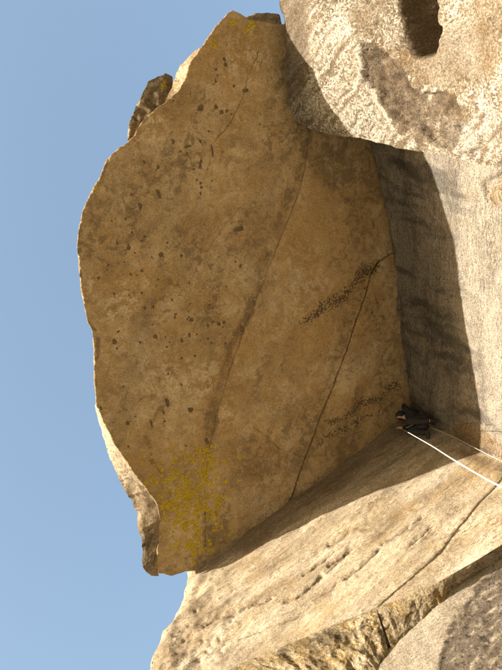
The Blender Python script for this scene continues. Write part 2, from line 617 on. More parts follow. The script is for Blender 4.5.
def roof_m(x, y, u, v):
    m = zeros(x)
    ds = pdist(x - 0, y, [(a - 6, b) for a, b in SEAM])
    m[:, 0] = np.maximum(m[:, 0], 0.72 * np.exp(-(ds / 6.0) ** 3) * (0.85 + 0.5 * fbm(u * 1.2, v * 1.2, 3, 13)) * sst(570, 430, y))
    m[:, 0] = np.maximum(m[:, 0], 0.6 * sst(1.2, .4, ell(x, y, 335, 165, 45, 34, 20)))  # inner end behind the buttress: mostly shade painted in, some stain
    m[:, 0] = np.maximum(m[:, 0], 0.42 * sst(1.2, .3, ell(x, y, 231, 142, 12, 9, 0)))
    m[:, 0] = np.maximum(m[:, 0], 0.5 * sst(1.2, .3, ell(x, y, 225, 505, 14, 40, 8)))
    m[:, 0] = np.maximum(m[:, 0], 0.5 * sst(8, 0, pdist(x, y, [(163, 398), (157, 410), (152, 424), (146, 440), (152, 456), (168, 478)])))
    m[:, 0] = np.maximum(m[:, 0], 0.55 * sst(5, 0, pdist(x, y, LIP_MID)))
    m[:, 0] = np.maximum(m[:, 0], 0.5 * sst(16, 0, pdist(x, y, [(408, 418), (300, 497), (210, 560)])))
    a = math.radians(112)
    sa, sb = x * math.cos(a) + y * math.sin(a), -x * math.sin(a) + y * math.cos(a)
    m[:, 0] = np.maximum(m[:, 0], 0.24 + 0.42 * fbm(sa * 0.006, sb * 0.022, 5, 41, 0.6))
    m[:, 0] = np.maximum(m[:, 0], 0.5 * sst(300, 400, x + 0.2 * (400 - y)) * (0.8 + 0.5 * fbm(sa * 0.01, sb * 0.04, 4, 43)))  # darker toward the inner side, fall-off of light put into the colour
    m[:, 0] = np.maximum(m[:, 0], 0.45 * sst(1.2, .3, ell(x, y, 250, 452, 42, 26, -20)))
    for cx, cy, rx, ry, ro, s in PALE_R:
        m[:, 1] = np.maximum(m[:, 1], 1.25 * s * sst(1.35, .6, ell(x, y, cx, cy, rx, ry, ro)))
    m[:, 1] = np.maximum(m[:, 1], 0.55 * sst(3.0, 0.3, pdist(x, y, FINE[1])))
    m[:, 1] = np.maximum(m[:, 1], 0.5 * sst(3.0, 0.3, pdist(x, y, FINE[2])))
    m[:, 1] = np.maximum(m[:, 1], 0.45 * sst(2.5, 0.3, pdist(x, y, [(392, 262), (380, 266), (372, 282), (369, 300)])))
    m[:, 2] = 0.34 + 0.5 * fbm(u * 0.5, v * 0.5, 4, 51)
    m[:, 1] = 0.2 + 0.4 * fbm(u * 0.8, v * 0.8, 4, 57)
    m[:, 2] += 0.35 * sst(1.3, .2, ell(x, y, 300, 330, 90, 130, 20)) + 0.3 * sst(1.2, .2, ell(x, y, 230, 60, 45, 50))
    for ln, w, s in (([(305, 318), (325, 305), (345, 292), (374, 266)], 10, 0.85), ([(352, 325), (362, 300), (370, 280)], 6, .6), ([(330, 424), (362, 404), (396, 385)], 8, .82),
                     ([(316, 446), (350, 427), (388, 406)], 7, .75), ([(368, 300), (378, 335), (384, 372)], 12, .6), ([(345, 345), (352, 365), (335, 400)], 8, .35),
                     ([(302, 322), (318, 330), (340, 310)], 10, .45)):
        m[:, 3] = np.maximum(m[:, 3], s * np.exp(-(pdist(x, y, ln) / w) ** 2))
    m[:, 3] = np.maximum(m[:, 3], 0.16)
    m[:, 0] = np.maximum(m[:, 0], 1.2 * sst(0.03, 0.012, pdist(u, v, cA)))
    m[:, 0] = np.maximum(m[:, 0], 0.45 * sst(0.04, 0.015, pdist(u, v, seam_uv[:9])))
    return m


ROOFC = np.array([2.6, 4.2, 0])


def roof_skirt(w):
    t = ROOFC - w
    t[:, 2] = 0
    t /= np.linalg.norm(t, axis=1)[:, None]
    return t * 0.33 + np.array([0, 0, 0.36])


roof = thing('rock_roof', 'huge flat brown granite roof overhanging in shade, spotted with dark lichen', 'rock overhang', (2.6, 4.2, 0.1))
rc_ = [(roof_uv(FINE[0]), 0.009, 0.025, 0.75), (roof_uv(FINE[3]), 0.01, 0.015, 0.3)]
outer_poly = np.vstack([seam_uv, roof_uv([(196, 571), (185, 573), (172, 577)]), roof_uv(LIP_LOW_IN[::-1]), roof_uv(LIP_MID), roof_uv(LIP_TOP_IN[1:]), roof_uv(LIP_END[1:-1]), roof_uv([(285, 26), (305, 40), (312, 90), (316, 116)])])
o = patch('roof_panel', ROOF, outer_poly, HR, roof_d, roof_m, M_ROOF, roof, rc_, (0.03, 0.012), roof_skirt, 0.02, 1)
o['label'] = 'broad outer roof panel out to the lip with yellow lichen'
mid_poly = np.vstack([seam_uv[::-1], roof_uv([(335, 110), (375, 118)]), [[-0.35, 7.4], [-0.35, 4.6]], cA, [[4.0, -1.05]], ])
rc_ = [(roof_uv(FINE[1]), 0.01, 0.03, 0.8), (roof_uv(FINE[2]), 0.01, 0.015, 0.3)]
o = patch('roof_panel', ROOF, mid_poly, HR, roof_d, roof_m, M_ROOF, roof, rc_, (0.03, 0.015), roof_skirt, 0.012, 2)
o['label'] = 'middle roof panel between the dark seam and the long crack'
cor_poly = np.vstack([cA - np.array([0.011, 0.004]), [[4.0, -1.05], [-0.35, -0.2], [-0.35, 4.05]]])
o = patch('roof_panel', ROOF, cor_poly, HR, lambda u, v: roof_d(u, v) - 0.025, roof_m, M_ROOF, roof, (), (0.03, 0.025), roof_skirt, 0.012, 3)
o['label'] = 'roof panel in the corner beyond the long crack, streaked black'


def at_z(px, z):
    r = ray(px)
    t = (np.asarray(z) - CAM[2]) / r[:, 2]
    return CAM + r * t[:, None]


def crease(line):
    # the lip faces start a little inside the panel's edge, just above its surface
    uv = roof_uv(resample(np.array(line, float), 3.0))
    t = ROOFC[:2] - uv
    uv = uv + 0.05 * t / np.linalg.norm(t, axis=1)[:, None]
    return ROOF.at(uv, roof_d(uv[:, 0], uv[:, 1]) - 0.018)


def lowlip_m(x, y, u, v):
    m = zeros(x)
    m[:, 0] = 0.5 * sst(480, 530, y) * (0.7 + 0.6 * fbm(u * 1.2, v * 1.2, 4, 4)) + 0.2 * sst(1.2, .3, ell(x, y, 168, 560, 28, 14, 0))
    m[:, 1] = 0.75 * sst(505, 470, y) + 0.5 * sst(1.1, .4, ell(x, y, 163, 552, 12, 9))
    m[:, 2] = 0.25
    m[:, 3] = 0.25 * sst(470, 530, y) + 0.2
    return m


zo = np.interp(np.arange(len(LIP_LOW_OUT)), [0, 1, 3, 5, 8, 11], [0.01, 0.1, 0.26, 0.26, 0.1, 0.0])
low_out = at_z(LIP_LOW_OUT, zo)
o = ruled('lip_face', crease(LIP_LOW_IN), low_out, 170, 30, 0.05, 0.9, lowlip_m, M_LIP, roof, 5)
o['label'] = 'pale sunlit broken edge of the roof below its lip'
zt = np.interp(np.arange(len(LIP_TOP_OUT)), [0, 2, 4, 5], [0.0, 0.25, 0.2, 0.02])
top_out = at_z(LIP_TOP_OUT, zt)


def toplip_m(x, y, u, v):
    m = zeros(x)
    m[:, 1] = 0.3
    m[:, 2] = 0.5
    return m


ruled('lip_face', crease(LIP_TOP_IN), top_out, 60, 10, 0.02, 2, toplip_m, M_LIP, roof, 8)

# body of the roof behind and above the panels
rim = np.vstack([low_out[::-1][1:], at_z(LIP_MID, np.full(len(LIP_MID), 0.0)), top_out[1:-1], at_z(LIP_END, np.full(len(LIP_END), 0.0)),
                 [[0.9, 9.0, 0], [-0.8, 9.0, 0], [-0.8, 4, 0], [-0.8, -1.5, 0], [3.5, -2.2, 0]]])
rim = resample(rim, 0.12, True)
rings = []
tors = ROOFC - rim
tors[:, 2] = 0
tors /= np.linalg.norm(tors, axis=1)[:, None]
nz_ = fbm(rim[:, 0] * 1.2, rim[:, 1] * 1.2, 4, 6)
for ins, up in ((0.3, 0.33), (0.45, 0.45), (0.75, 0.66), (1.4, 1.0), (2.4, 1.5), (3.6, 2.4)):
    q = rim + tors * ins
    q[:, 2] = rim[:, 2] + up + 0.1 * nz_ * min(1, ins)
    rings.append(q)
n_ = len(rim)
V_ = np.vstack(rings + [np.array([[2.6, 4.2, 3.2]]), np.array([[2.6, 4.2, 0.4]])])
f_ = []
for k in range(len(rings) - 1):
    for i in range(n_):
        j = (i + 1) % n_
        f_.append([k * n_ + i, k * n_ + j, (k + 1) * n_ + j, (k + 1) * n_ + i])
top = len(rings) * n_
for i in range(n_):
    j = (i + 1) % n_
    f_.append([(len(rings) - 1) * n_ + i, (len(rings) - 1) * n_ + j, top])
    f_.append([j, i, top + 1])
mesh_obj('rock_body', V_, f_, M_CORE, roof, None, None)

# lichen growing on the roof
M_YEL = plain('yellow_lichen', (0.38, 0.275, 0.022), 0.95, 0.35, 25)
M_DKL = plain('dark_lichen', (0.125, 0.09, 0.052), 0.95, 0.35, 30)


def crusts(name, spots, mat, parent, seed, dome=0.006, sides=9):
    r_ = np.random.default_rng(seed)
    V, Fc = [], []
    for (u, v, ru, rv, rot) in spots:
        a = np.linspace(0, 2 * np.pi, sides, endpoint=False) + r_.uniform(0, 1)
        k = 1 + 0.2 * np.sin(2 * a + r_.uniform(0, 6)) * r_.uniform(0, 1) + 0.1 * np.sin(3 * a + r_.uniform(0, 6)) + r_.uniform(-0.09, 0.09, sides)
        cu, cv = ru * np.cos(a) * k, rv * np.sin(a) * k
        uu = np.concatenate([[u], u + (cu * 0.6 * math.cos(rot) - cv * 0.6 * math.sin(rot)), u + cu * math.cos(rot) - cv * math.sin(rot)])
        vv = np.concatenate([[v], v + (cu * 0.6 * math.sin(rot) + cv * 0.6 * math.cos(rot)), v + cu * math.sin(rot) + cv * math.cos(rot)])
        d = roof_d(uu, vv) + np.concatenate([[dome], np.full(sides, dome), np.full(sides, -0.001)])
        w = ROOF.at(np.stack([uu, vv], 1), d)
        n0 = len(V)
        V.extend(w.tolist())
        for i in range(sides):
            j = (i + 1) % sides
            Fc.append([n0, n0 + 1 + j, n0 + 1 + i])
            Fc.append([n0 + 1 + i, n0 + 1 + j, n0 + 1 + sides + j, n0 + 1 + sides + i])
    return mesh_obj(name, np.array(V), Fc, mat, parent, None, None, True, 'stuff')


ysp = []
r_ = np.random.default_rng(12)
while len(ysp) < 1000:
    x, y = r_.uniform(140, 245), r_.uniform(445, 572)
    e = min(ell(np.array([x]), np.array([y]), 187, 500, 30, 34, -30)[0], ell(np.array([x]), np.array([y]), 203, 470, 18, 24, 20)[0] * 1.25,
            ell(np.array([x]), np.array([y]), 192, 545, 22, 14, -20)[0] * 1.3)
    dens = math.exp(-e * e * 1.1) * (0.25 + 1.1 * max(0, 0.45 + 1.2 * float(fbm(np.array([x * .07]), np.array([y * .07]), 3, 3)[0])))
    sl = -0.73 * (x - 190) + 573
    if x < LIP_LOW_IN[0][0] or y > sl - 5 or r_.uniform() > dens:
        continue
    if pdist(np.array([x]), np.array([y]), LIP_LOW_IN)[0] < 3 or not inpoly(np.array([x]), np.array([y]), LIP_LOW_IN + [(190, 573), (300, 490), (300, 380)])[0]:
        continue
    q = roof_uv([(x, y)])[0]
    s = 0.015 + 0.04 * r_.uniform() ** 2.2
    ysp.append((q[0], q[1], s * r_.uniform(.7, 1.3), s, r_.uniform(0, 3)))
for x, y in ((94, 186), (160, 81), (213, 44), (246, 30), (252, 24), (233, 23)):
    for k in range(5):
        q = roof_uv([(x + r_.uniform(-3, 3), y + r_.uniform(-3, 3))])[0]
        if inpoly(q[:1], q[1:], outer_poly)[0]:
            ysp.append((q[0], q[1], 0.05 * r_.uniform(.5, 1), 0.04, r_.uniform(0, 3)))
crusts('yellow_lichen', ysp, M_YEL, roof, 1, 0.007)
Z3 = [(247, 35, 4, 12), (200, 65, 5, 9), (171, 168, 5, 7), (252, 188, 6, 9), (302, 190, 4, 6), (451, 123, 13, 7), (204, 227, 4, 4), (134, 285, 3, 4), (180, 132, 3, 4), (457, 375, 7, 11),
      (330, 352, 6, 6), (326, 390, 4, 6), (306, 403, 4, 7), (239, 393, 5, 7), (400, 362, 6, 6), (412, 358, 4, 5), (386, 357, 4, 4), (136, 405, 6, 7), (145, 380, 4, 3), (232, 318, 4, 4), (211, 320, 4, 5),
      (203, 283, 3, 3), (290, 337, 4, 3), (488, 308, 4, 9), (415, 410, 3, 4), (143, 158, 3, 6), (163, 97, 3, 3), (120, 213, 4, 3), (95, 245, 4, 4), (142, 422, 3, 3), (455, 217, 4, 5), (265, 395, 2, 4),
      (325, 345, 3, 3), (345, 388, 4, 2), (320, 350, 3, 3), (410, 370, 3, 3), (280, 300, 3, 4), (211, 142, 5, 3), (268, 157, 3, 3), (350, 8, 4, 4), (178, 36, 4, 3), (240, 265, 2, 3), (275, 407, 2, 3), (205, 152, 5, 3)]
Z1 = [(410, 150, 4, 6), (413, 163, 5, 5), (393, 190, 3, 3), (388, 205, 3, 5), (433, 217, 4, 4), (463, 228, 11, 4), (352, 272, 8, 8), (389, 270, 6, 5), (403, 283, 6, 5), (415, 280, 4, 4), (281, 356, 5, 6),
      (318, 368, 8, 4), (210, 407, 4, 4), (245, 420, 4, 5), (246, 488, 4, 11), (350, 355, 4, 5), (350, 415, 3, 10), (333, 425, 4, 3), (350, 485, 3, 4), (380, 378, 3, 16), (390, 175, 4, 3), (300, 380, 4, 3), (372, 330, 3, 3)]
Z5 = [(256, 78, 5, 15), (247, 100, 3, 8), (312, 95, 7, 8), (160, 125, 5, 6), (218, 128, 3, 10), (150, 38, 3, 3), (95, 88, 3, 5), (290, 35, 2, 6), (352, 170, 5, 10), (300, 180, 3, 3)]
dsp = []
for L_, s_, ox, oy in ((Z3, .398, 60, 180), (Z1, .398, 60, 0), (Z5, .418, 60, 370)):
    for x, y, a, b in L_:
        q = roof_uv([(ox + x * s_, oy + y * s_)])[0]
        k = s_ * 0.021
        rot = 0.0
        if b > a * 1.4:
            rot = r_.uniform(-0.35, 0.1)
        # picture x runs along -X, picture y along -Y on the roof
        dsp.append((q[0], q[1], a * k, b * k, rot))
for k in range(90):
    cx, cy = r_.choice([(135, 250), (190, 300), (160, 340), (210, 120), (185, 170), (215, 330), (150, 420), (255, 330)], 1)[0] + r_.normal(0, 22, 2)
    q = roof_uv([(cx, cy)])[0]
    if inpoly(q[:1], q[1:], outer_poly - 0.0)[0] and cx > 92:
        a = 0.012 + 0.02 * r_.uniform() ** 2
        dsp.append((q[0], q[1], a, a * r_.uniform(.8, 1.5), r_.uniform(-.3, .3)))
crusts('dark_lichen', dsp, M_DKL, roof, 2, 0.005, 16)

# loose looking rocks standing above the lip
flake = thing('rock_flake', 'dark mottled rock flake sticking out above the lip of the roof', 'rock', at_z([(150, 110)], 0.4)[0])
FP = Plane((0, 0, 0.28), (1, 0, 0), (0, 1, 0), (0, 0, -1))
fpoly = FP.uv([(127, 147), (128, 139), (132, 119), (138, 104), (144, 92), (150, 82), (159, 77), (167, 72), (174, 75), (173, 88), (180, 95), (170, 112), (150, 130)])


def flake_m(x, y, u, v):
    m = zeros(x)
    m[:, 0] = 0.35
    m[:, 1] = 0.9 * sst(3.2, 0.5, pdist(x, y, [(128, 139), (132, 119), (138, 104), (150, 82), (159, 77)])) + 0.2
    m[:, 2] = 1.2 * sst(1.2, .5, ell(x, y, 163, 84, 4, 5))
    m[:, 3] = 0.5
    return m


patch('rock_face', FP, fpoly, 0.04, lambda u, v: 0.1 * fbm(u * 1.3, v * 1.3, 4, 3) + 0.03 * ridge(u * 4, v * 4, 3, 5), flake_m, M_FLAKE, flake, (), (0.18, 0.1),
      lambda w: np.tile([-0.25, -0.3, 0.9], (len(w), 1)), 0.03, 4)
knob = thing('rock_outcrop', 'small rounded brown rock above the tip of the roof beside the buttress', 'rock', at_z([(266, 20)], 0.3)[0])
FP2 = Plane((0, 0, 0.22), (1, 0, 0), (0, 1, 0), (0, 0, -1))
kpoly = FP2.uv([(241, 22), (248, 16), (258, 13), (270, 12), (282, 15), (288, 30), (270, 34), (252, 28)])
patch('rock_face', FP2, kpoly, 0.04, lambda u, v: 0.05 * fbm(u * 2, v * 2, 4, 9), flake_m, M_LIP, knob, (), (0.15, 0.1), lambda w: np.tile([-0.2, -0.3, 0.6], (len(w), 1)), 0.02, 6)

# ------------------------------------------------------------------ the back wall
wall = thing('cliff_wall', 'back wall of streaked grey granite, half in the shadow of the roof', 'cliff', (0, 3.5, -14.6))
WCR = [(440, 431), (455, 426), (472, 423), (485, 425), (502, 426), (540, 431), (640, 440)]
wcr = WALL.uv(WCR)


def wall_d(u, v):
    d = -0.2 * np.sin(np.clip(u / 7.0, 0, 1) * np.pi) * sst(3.5, 0.0, v) + 0.05 * fbm(u * 0.6, v * 0.6, 4, 14) + 0.012 * fbm(u * 1.2, v * 5, 4, 15) + 0.006 * fbm(u * 9, v * 9, 3, 16)
    d = d - 0.1 * sst(0.6, 0, u) * sst(3, 0, v) - 0.1 * np.exp(-(v / 0.06) ** 2)
    # broken pocket beside the foot of the buttress
    p = proj(WALL.at(np.stack([u, v], 1)))
    a = sst(-2, 4, 5 * fbm(u * 2.2, v * 2.2, 5, 19, 0.6) + sdf(p[:, 0], p[:, 1], [(480, 185), (487, 178), (502, 172), (540, 168), (540, 205), (505, 203), (492, 207), (484, 200)]))
    d = d - a * (0.07 + 0.03 * ridge(u * 4, v * 4, 3, 4))
    return d


def wall_m(x, y, u, v):
    m = zeros(x)
    a = math.radians(24)
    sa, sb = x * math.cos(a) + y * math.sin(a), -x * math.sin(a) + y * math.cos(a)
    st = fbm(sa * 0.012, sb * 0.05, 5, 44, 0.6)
    m[:, 0] = np.maximum(m[:, 0], (0.34 + 0.85 * st) * sst(4.2, 1.5, v + 0.5 * fbm(u * .5, v * .5, 3, 45)))  # dark streaks, faded out downward so they also deepen the roof's shade
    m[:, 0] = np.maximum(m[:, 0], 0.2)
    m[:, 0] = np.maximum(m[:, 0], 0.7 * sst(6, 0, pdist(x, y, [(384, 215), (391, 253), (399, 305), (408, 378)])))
    m[:, 1] = 0.35 * sst(1.8, 3.0, v) + 0.2 * fbm(u * 0.4, v * 2.0, 3, 61)  # paler below the roof's shadow, sunlit tone put into the colour
    m[:, 2] = 0.2 + 0.9 * sst(13, 2, pdist(x, y, [(462, 432), (480, 440), (502, 452), (540, 472)])) + 0.7 * sst(0, 5, sdf(x, y, [(480, 185), (487, 178), (502, 172), (540, 168), (540, 205), (505, 203), (492, 207), (484, 200)]))
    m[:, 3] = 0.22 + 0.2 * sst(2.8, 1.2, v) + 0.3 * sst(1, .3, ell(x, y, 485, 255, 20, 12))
    return m


HW = 0.042
up_poly = np.vstack([[[-0.35, -0.3], [-0.35, wcr[0, 1]]], wcr, [[wcr[-1, 0] + 1.0, 7.0], [10.5, 7.0], [10.5, -0.3]]])
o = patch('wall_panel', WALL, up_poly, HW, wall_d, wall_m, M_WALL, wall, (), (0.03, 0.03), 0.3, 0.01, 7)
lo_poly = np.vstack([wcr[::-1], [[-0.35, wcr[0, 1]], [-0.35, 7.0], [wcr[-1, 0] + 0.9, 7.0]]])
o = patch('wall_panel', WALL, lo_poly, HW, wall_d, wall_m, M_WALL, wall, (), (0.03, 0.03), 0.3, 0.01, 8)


def coarse(name, plane, u0, u1, v0, v1, d0, depth, mat, parent, seed, amp=0.25, step=0.5):
    """rest of a rock mass: bumpy front and plain sides going back into the cliff"""
    us = np.linspace(u0, u1, max(2, int((u1 - u0) / step)))
    vs_ = np.linspace(v0, v1, max(2, int((v1 - v0) / step)))
    U, Vv = np.meshgrid(us, vs_)
    d = d0 + amp * fbm(U * 0.5, Vv * 0.5, 4, seed) - amp
    W = plane.at(np.stack([U.ravel(), Vv.ravel()], 1), d.ravel())
    nu, nv = len(us), len(vs_)
    fs = [[j * nu + i, j * nu + i + 1, (j + 1) * nu + i + 1, (j + 1) * nu + i] for j in range(nv - 1) for i in range(nu - 1)]
    loop = list(range(nu)) + [j * nu + nu - 1 for j in range(1, nv)] + [(nv - 1) * nu + i for i in range(nu - 2, -1, -1)] + [j * nu for j in range(nv - 2, 0, -1)]
    n0 = len(W)
    W = np.vstack([W, W[loop] - plane.n * depth])
    Ll = len(loop)
    fs += [[loop[i], n0 + i, n0 + (i + 1) % Ll, loop[(i + 1) % Ll]] for i in range(Ll)]
    fs.append([n0 + i for i in range(Ll)][::-1])
    return mesh_obj(name, W, fs, mat, parent, None, None)


coarse('rock_body', WALL, -3.0, 16, -0.1, 6.9, -0.5, 5, M_CORE, wall, 3)
coarse('lower_wall', WALL, -3.0, 16, 6.8, 15.5, 0.2, 5.4, M_WALL, wall, 4)

# ------------------------------------------------------------------ the buttress above
but = thing('rock_buttress', 'bulging pale buttress with a rectangular niche, hanging over the back wall', 'rock', (1.0, 9.0, -3.0))


def blk_base(u, v):
    return 0.38 + 1.95 * sst(3.9, -0.9, v) + 0.0 * u


NICHE = [(392, -60), (398, 0), (402, 12), (407, 27), (411, 40), (414, 52), (419, 59), (428, 60), (436, 56), (440, 50), (440, 40), (443, 32), (439, 20), (437, 5), (434, -20), (430, -60)]
SCAR = [(240 + .522 * a, .522 * b) for a, b in [(245, 80), (232, 130), (235, 160), (262, 205), (290, 235), (305, 250), (330, 245), (340, 265), (370, 285), (400, 290), (425, 278), (440, 225),
                                                (425, 195), (400, 180), (370, 180), (330, 155), (300, 120), (270, 92)]]
RIDGE1 = [(338, -40), (345, 10), (362, 40), (395, 62), (432, 88), (470, 112), (500, 118), (560, 110)]


def scar_sd(x, y, u, v):
    return sdf(x, y, SCAR) + 5 * fbm(u * 1.8, v * 1.8, 6, 8, 0.68)


def blk_d(u, v):
    b = blk_base(u, v)
    w = WALL.at(np.stack([u, v], 1), b)
    p = proj(w)
    x, y = p[:, 0], p[:, 1]
    # two facets meeting in a blunt ridge
    s = pdist(x, y, RIDGE1)
    left = inpoly(x, y, RIDGE1 + [(560, 400), (200, 400), (200, -40)])
    d = b - np.where(left, 0.0045, 0.0012) * np.minimum(s, 70) + 0.1
    d = d + 0.03 * fbm(u * 0.6, v * 0.6, 3, 33) + 0.006 * ridge(u * 3.2, v * 3.2, 3, 34) + 0.007 * fbm(u * 9, v * 9, 3, 35)
    sc = sst(-0.7, 0.9, scar_sd(x, y, u, v))
    d = d - sc * (0.05 + 0.05 * ridge(u * 2.2, v * 2.2, 5, 36) + 0.035 * fbm(u * 6, v * 6, 4, 12))
    ni = sst(-0.8, 7.0, sdf(x, y, NICHE) + 2.6 * fbm(u * 2.5, v * 2.5, 5, 18, 0.65))
    d = d - ni * (0.8 + 0.16 * fbm(u * 2, v * 2, 4, 37) + 0.12 * ridge(u * 2.5, v * 1.4, 4, 5))
    # foot of the buttress: pale wedge facets
    d = d + 0.09 * sst(0, 6, sdf(x, y, [(438, 152), (452, 118), (470, 116), (488, 132), (482, 150), (462, 158)]))
    return d


def blk_m(x, y, u, v):
    m = zeros(x)
    sc = scar_sd(x, y, u, v)
    ni = sdf(x, y, NICHE)
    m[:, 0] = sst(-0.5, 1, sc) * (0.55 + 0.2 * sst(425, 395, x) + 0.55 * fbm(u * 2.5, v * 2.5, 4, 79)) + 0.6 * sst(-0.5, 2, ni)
    # streaks running down across the outer facet
    a = math.radians(127)
    sx = (x - 300) * math.cos(a) + (y - 40) * math.sin(a)
    sy = -(x - 300) * math.sin(a) + (y - 40) * math.cos(a)
    st = fbm(sx * 0.012, sy * 0.2, 5, 71, 0.6)
    onl = inpoly(x, y, RIDGE1 + [(560, 400), (200, 400), (200, -40)])
    m[:, 1] = np.where(onl, 0.42 + 0.45 * st, 0.3 + 0.35 * fbm(u * 1.4, v * 1.4, 4, 72)) * sst(2, -2, ni)
    m[:, 1] -= 0.5 * sst(0, 4, sc)
    m[:, 1] = np.maximum(m[:, 1], 0.85 * sst(1.2, .5, ell(x, y, 440, 122, 20, 16, 0)) * (0.55 + 0.7 * fbm(u * 5, v * 5, 3, 77)))
    m[:, 1] = np.maximum(m[:, 1], 0.75 * sst(5, 1, pdist(x, y, SCAR[:6])))
    m[:, 1] = np.maximum(m[:, 1], 0.6 * sst(0, 5, sdf(x, y, [(438, 152), (452, 118), (470, 116), (488, 132), (482, 150), (462, 158)])))
    m[:, 0] = np.maximum(m[:, 0], np.where(onl, 0.5 * sst(0.0, 0.6, -st), 0))
    m[:, 0] = np.maximum(m[:, 0], 0.62 * sst(320, 300, x) * sst(140, 60, y))  # outer edge darkened, painting in the shadow of the roof's lip
    m[:, 0] = np.maximum(m[:, 0], 0.4 * sst(1.2, .2, ell(x, y, 460, 50, 50, 45)))
    m[:, 2] = 0.3 + 0.3 * fbm(u, v, 3, 73) + 0.4 * sst(0, 5, ni) + 0.25 * sst(1.3, .3, ell(x, y, 470, 60, 50, 60))
    m[:, 3] = 0.3 + 0.25 * sst(0, 4, sc)
    return m


bpoly = WALL.uv_fn(np.array([(276, -130), (277, -20), (278, 4), (281, 22), (283, 50), (283, 85), (287, 108), (292, 120), (303, 128), (318, 133), (345, 137), (370, 142), (400, 149), (430, 154),
                             (446, 157), (462, 160), (478, 166), (492, 168), (510, 165), (560, 160), (640, 150), (640, -130)], float), blk_d)
patch('rock_face', WALL, bpoly, 0.04, blk_d, blk_m, M_BLOCK, but, (), (0.08, 0.07), lambda w: np.tile([-1.6, 0.35, 0.0], (len(w), 1)), 0.02, 9)
mesh_lo, mesh_hi = bpoly.min(0), bpoly.max(0)
coarse('rock_body', WALL, 13.0, 17, -2.6, 0.4, 0.7, 3, M_CORE, but, 8, 0.1)

# ------------------------------------------------------------------ the side wall
side = thing('rock_sidewall', 'sunlit cream granite side wall with long cracks, the shadow of the roof along its top', 'cliff', (4.0, -1.0, -14.6))
S1 = [(512, 466), (502, 478), (491, 490), (481, 500), (458, 527), (440, 551), (407, 582), (376, 608)]
LEDGE_L = [(376, 608), (353, 619), (320, 631), (280, 648), (240, 664), (225, 675), (180, 700), (140, 722)]
LEDGE_R = [(376, 608), (407, 596), (436, 583), (461, 569), (480, 558), (501, 545), (540, 521), (572, 500)]
ARETE = [(187, 574), (185, 584), (180, 598), (172, 618), (164, 630), (158, 642), (151, 655), (149, 668), (147, 682), (138, 722)]
GOUGE = [[(286, 603), (297, 598), (309, 590), (322, 577)], [(208, 626), (225, 618), (240, 612), (256, 605), (272, 598)], [(330, 566), (345, 556), (352, 549)], [(305, 575), (318, 566), (330, 556)],
         [(345, 580), (365, 566), (378, 553)], [(384, 545), (404, 532), (420, 520)], [(330, 545), (350, 535), (366, 528)], [(410, 548), (424, 535), (432, 527)]]
PITS = [(203, 641, 3), (207, 652, 2.5), (215, 661, 3), (199, 660, 2), (211, 645, 2), (222, 652, 2), (190, 628, 3), (184, 640, 3), (196, 612, 2.5), (178, 655, 4), (205, 628, 2), (220, 640, 2), (232, 622, 2)]


def slab_d(u, v):
    p = proj(SLAB.at(np.stack([u, v], 1)))
    x, y = p[:, 0], p[:, 1]
    d = 0.06 * fbm(u * 0.4, v * 0.7, 3, 81) + 0.016 * fbm(u * 0.8, v * 3.5, 4, 82) + 0.008 * ridge(u * 1.2, v * 7, 3, 83) + 0.005 * fbm(u * 9, v * 11, 3, 84)
    for i, l_ in enumerate(GOUGE):
        d = d - (0.05 if i < 2 else 0.03) * np.exp(-(pdist(x + 3 * fbm(u * 2, v * 2, 4, 87, .6), y + 3 * fbm(u * 2, v * 2, 4, 88, .6), l_) / 1.7) ** 2)
    wl_ = sst(265, 180, x)
    d = d + wl_ * (0.05 * ridge(u * 0.7, v * 1.7, 3, 85) + 0.03 * fbm(u * 3, v * 5, 4, 86))
    for a, b, c in PITS:
        d = d - 0.035 * np.exp(-(np.hypot(x - a, y - b) / (0.7 * c)) ** 2)
    ar = pdist(x, y, ARETE)
    d = d - 0.12 * np.exp(-(ar / 6.0) ** 1.3)
    return d - 0.06 * sst(0.4, 0, u)


def slab_m(x, y, u, v):
    m = zeros(x)
    m[:, 0] = 0.62 * sst(215, 165, x) * (0.75 + 0.6 * fbm(u * 2, v * 2, 3, 91)) + 0.5 * sst(1.2, .3, ell(x, y, 205, 612, 18, 28, 40))
    for l_ in GOUGE:
        m[:, 0] = np.maximum(m[:, 0], 0.62 * np.exp(-(pdist(x, y, l_) / 2.4) ** 2))
    m[:, 0] = np.maximum(m[:, 0], 0.75 * sst(1.1, 0.15, v + 0.25 * fbm(u * 0.8, v * 0.8, 4, 95)) * sst(6.5, 5.0, u))  # stain band along the roof joint, also painting in the roof's shade
    m[:, 0] = np.maximum(m[:, 0], 0.55 * sst(1.3, .3, ell(x, y, 478, 462, 30, 10, 27)))
    m[:, 0] = np.maximum(m[:, 0], 0.5 * sst(1.3, .3, ell(x, y, 450, 512, 26, 7, -40)))
    for a, b, c in PITS:
        m[:, 0] = np.maximum(m[:, 0], 0.9 * np.exp(-(np.hypot(x - a, y - b) / c) ** 2))
    m[:, 0] = np.maximum(m[:, 0], 0.36 + 0.3 * fbm(u * 0.6, v * 2.2, 3, 92) - 0.1 * sst(200, 300, x))
    m[:, 1] = 0.36 + 0.4 * fbm(u * 0.5, v * 1.6, 3, 93)
    m[:, 2] = 0.25 + 0.35 * fbm(u * 0.6, v * 1.5, 3, 94) + 0.55 * sst(1.3, .3, ell(x, y, 480, 462, 34, 12, 27))
    m[:, 3] = 0.18 + 0.35 * sst(230, 165, x)
    return m


def slab_skirt(w):
    out = np.tile(-SLAB.n * 1.2 - SLAB.u * 0.5, (len(w), 1))
    return out


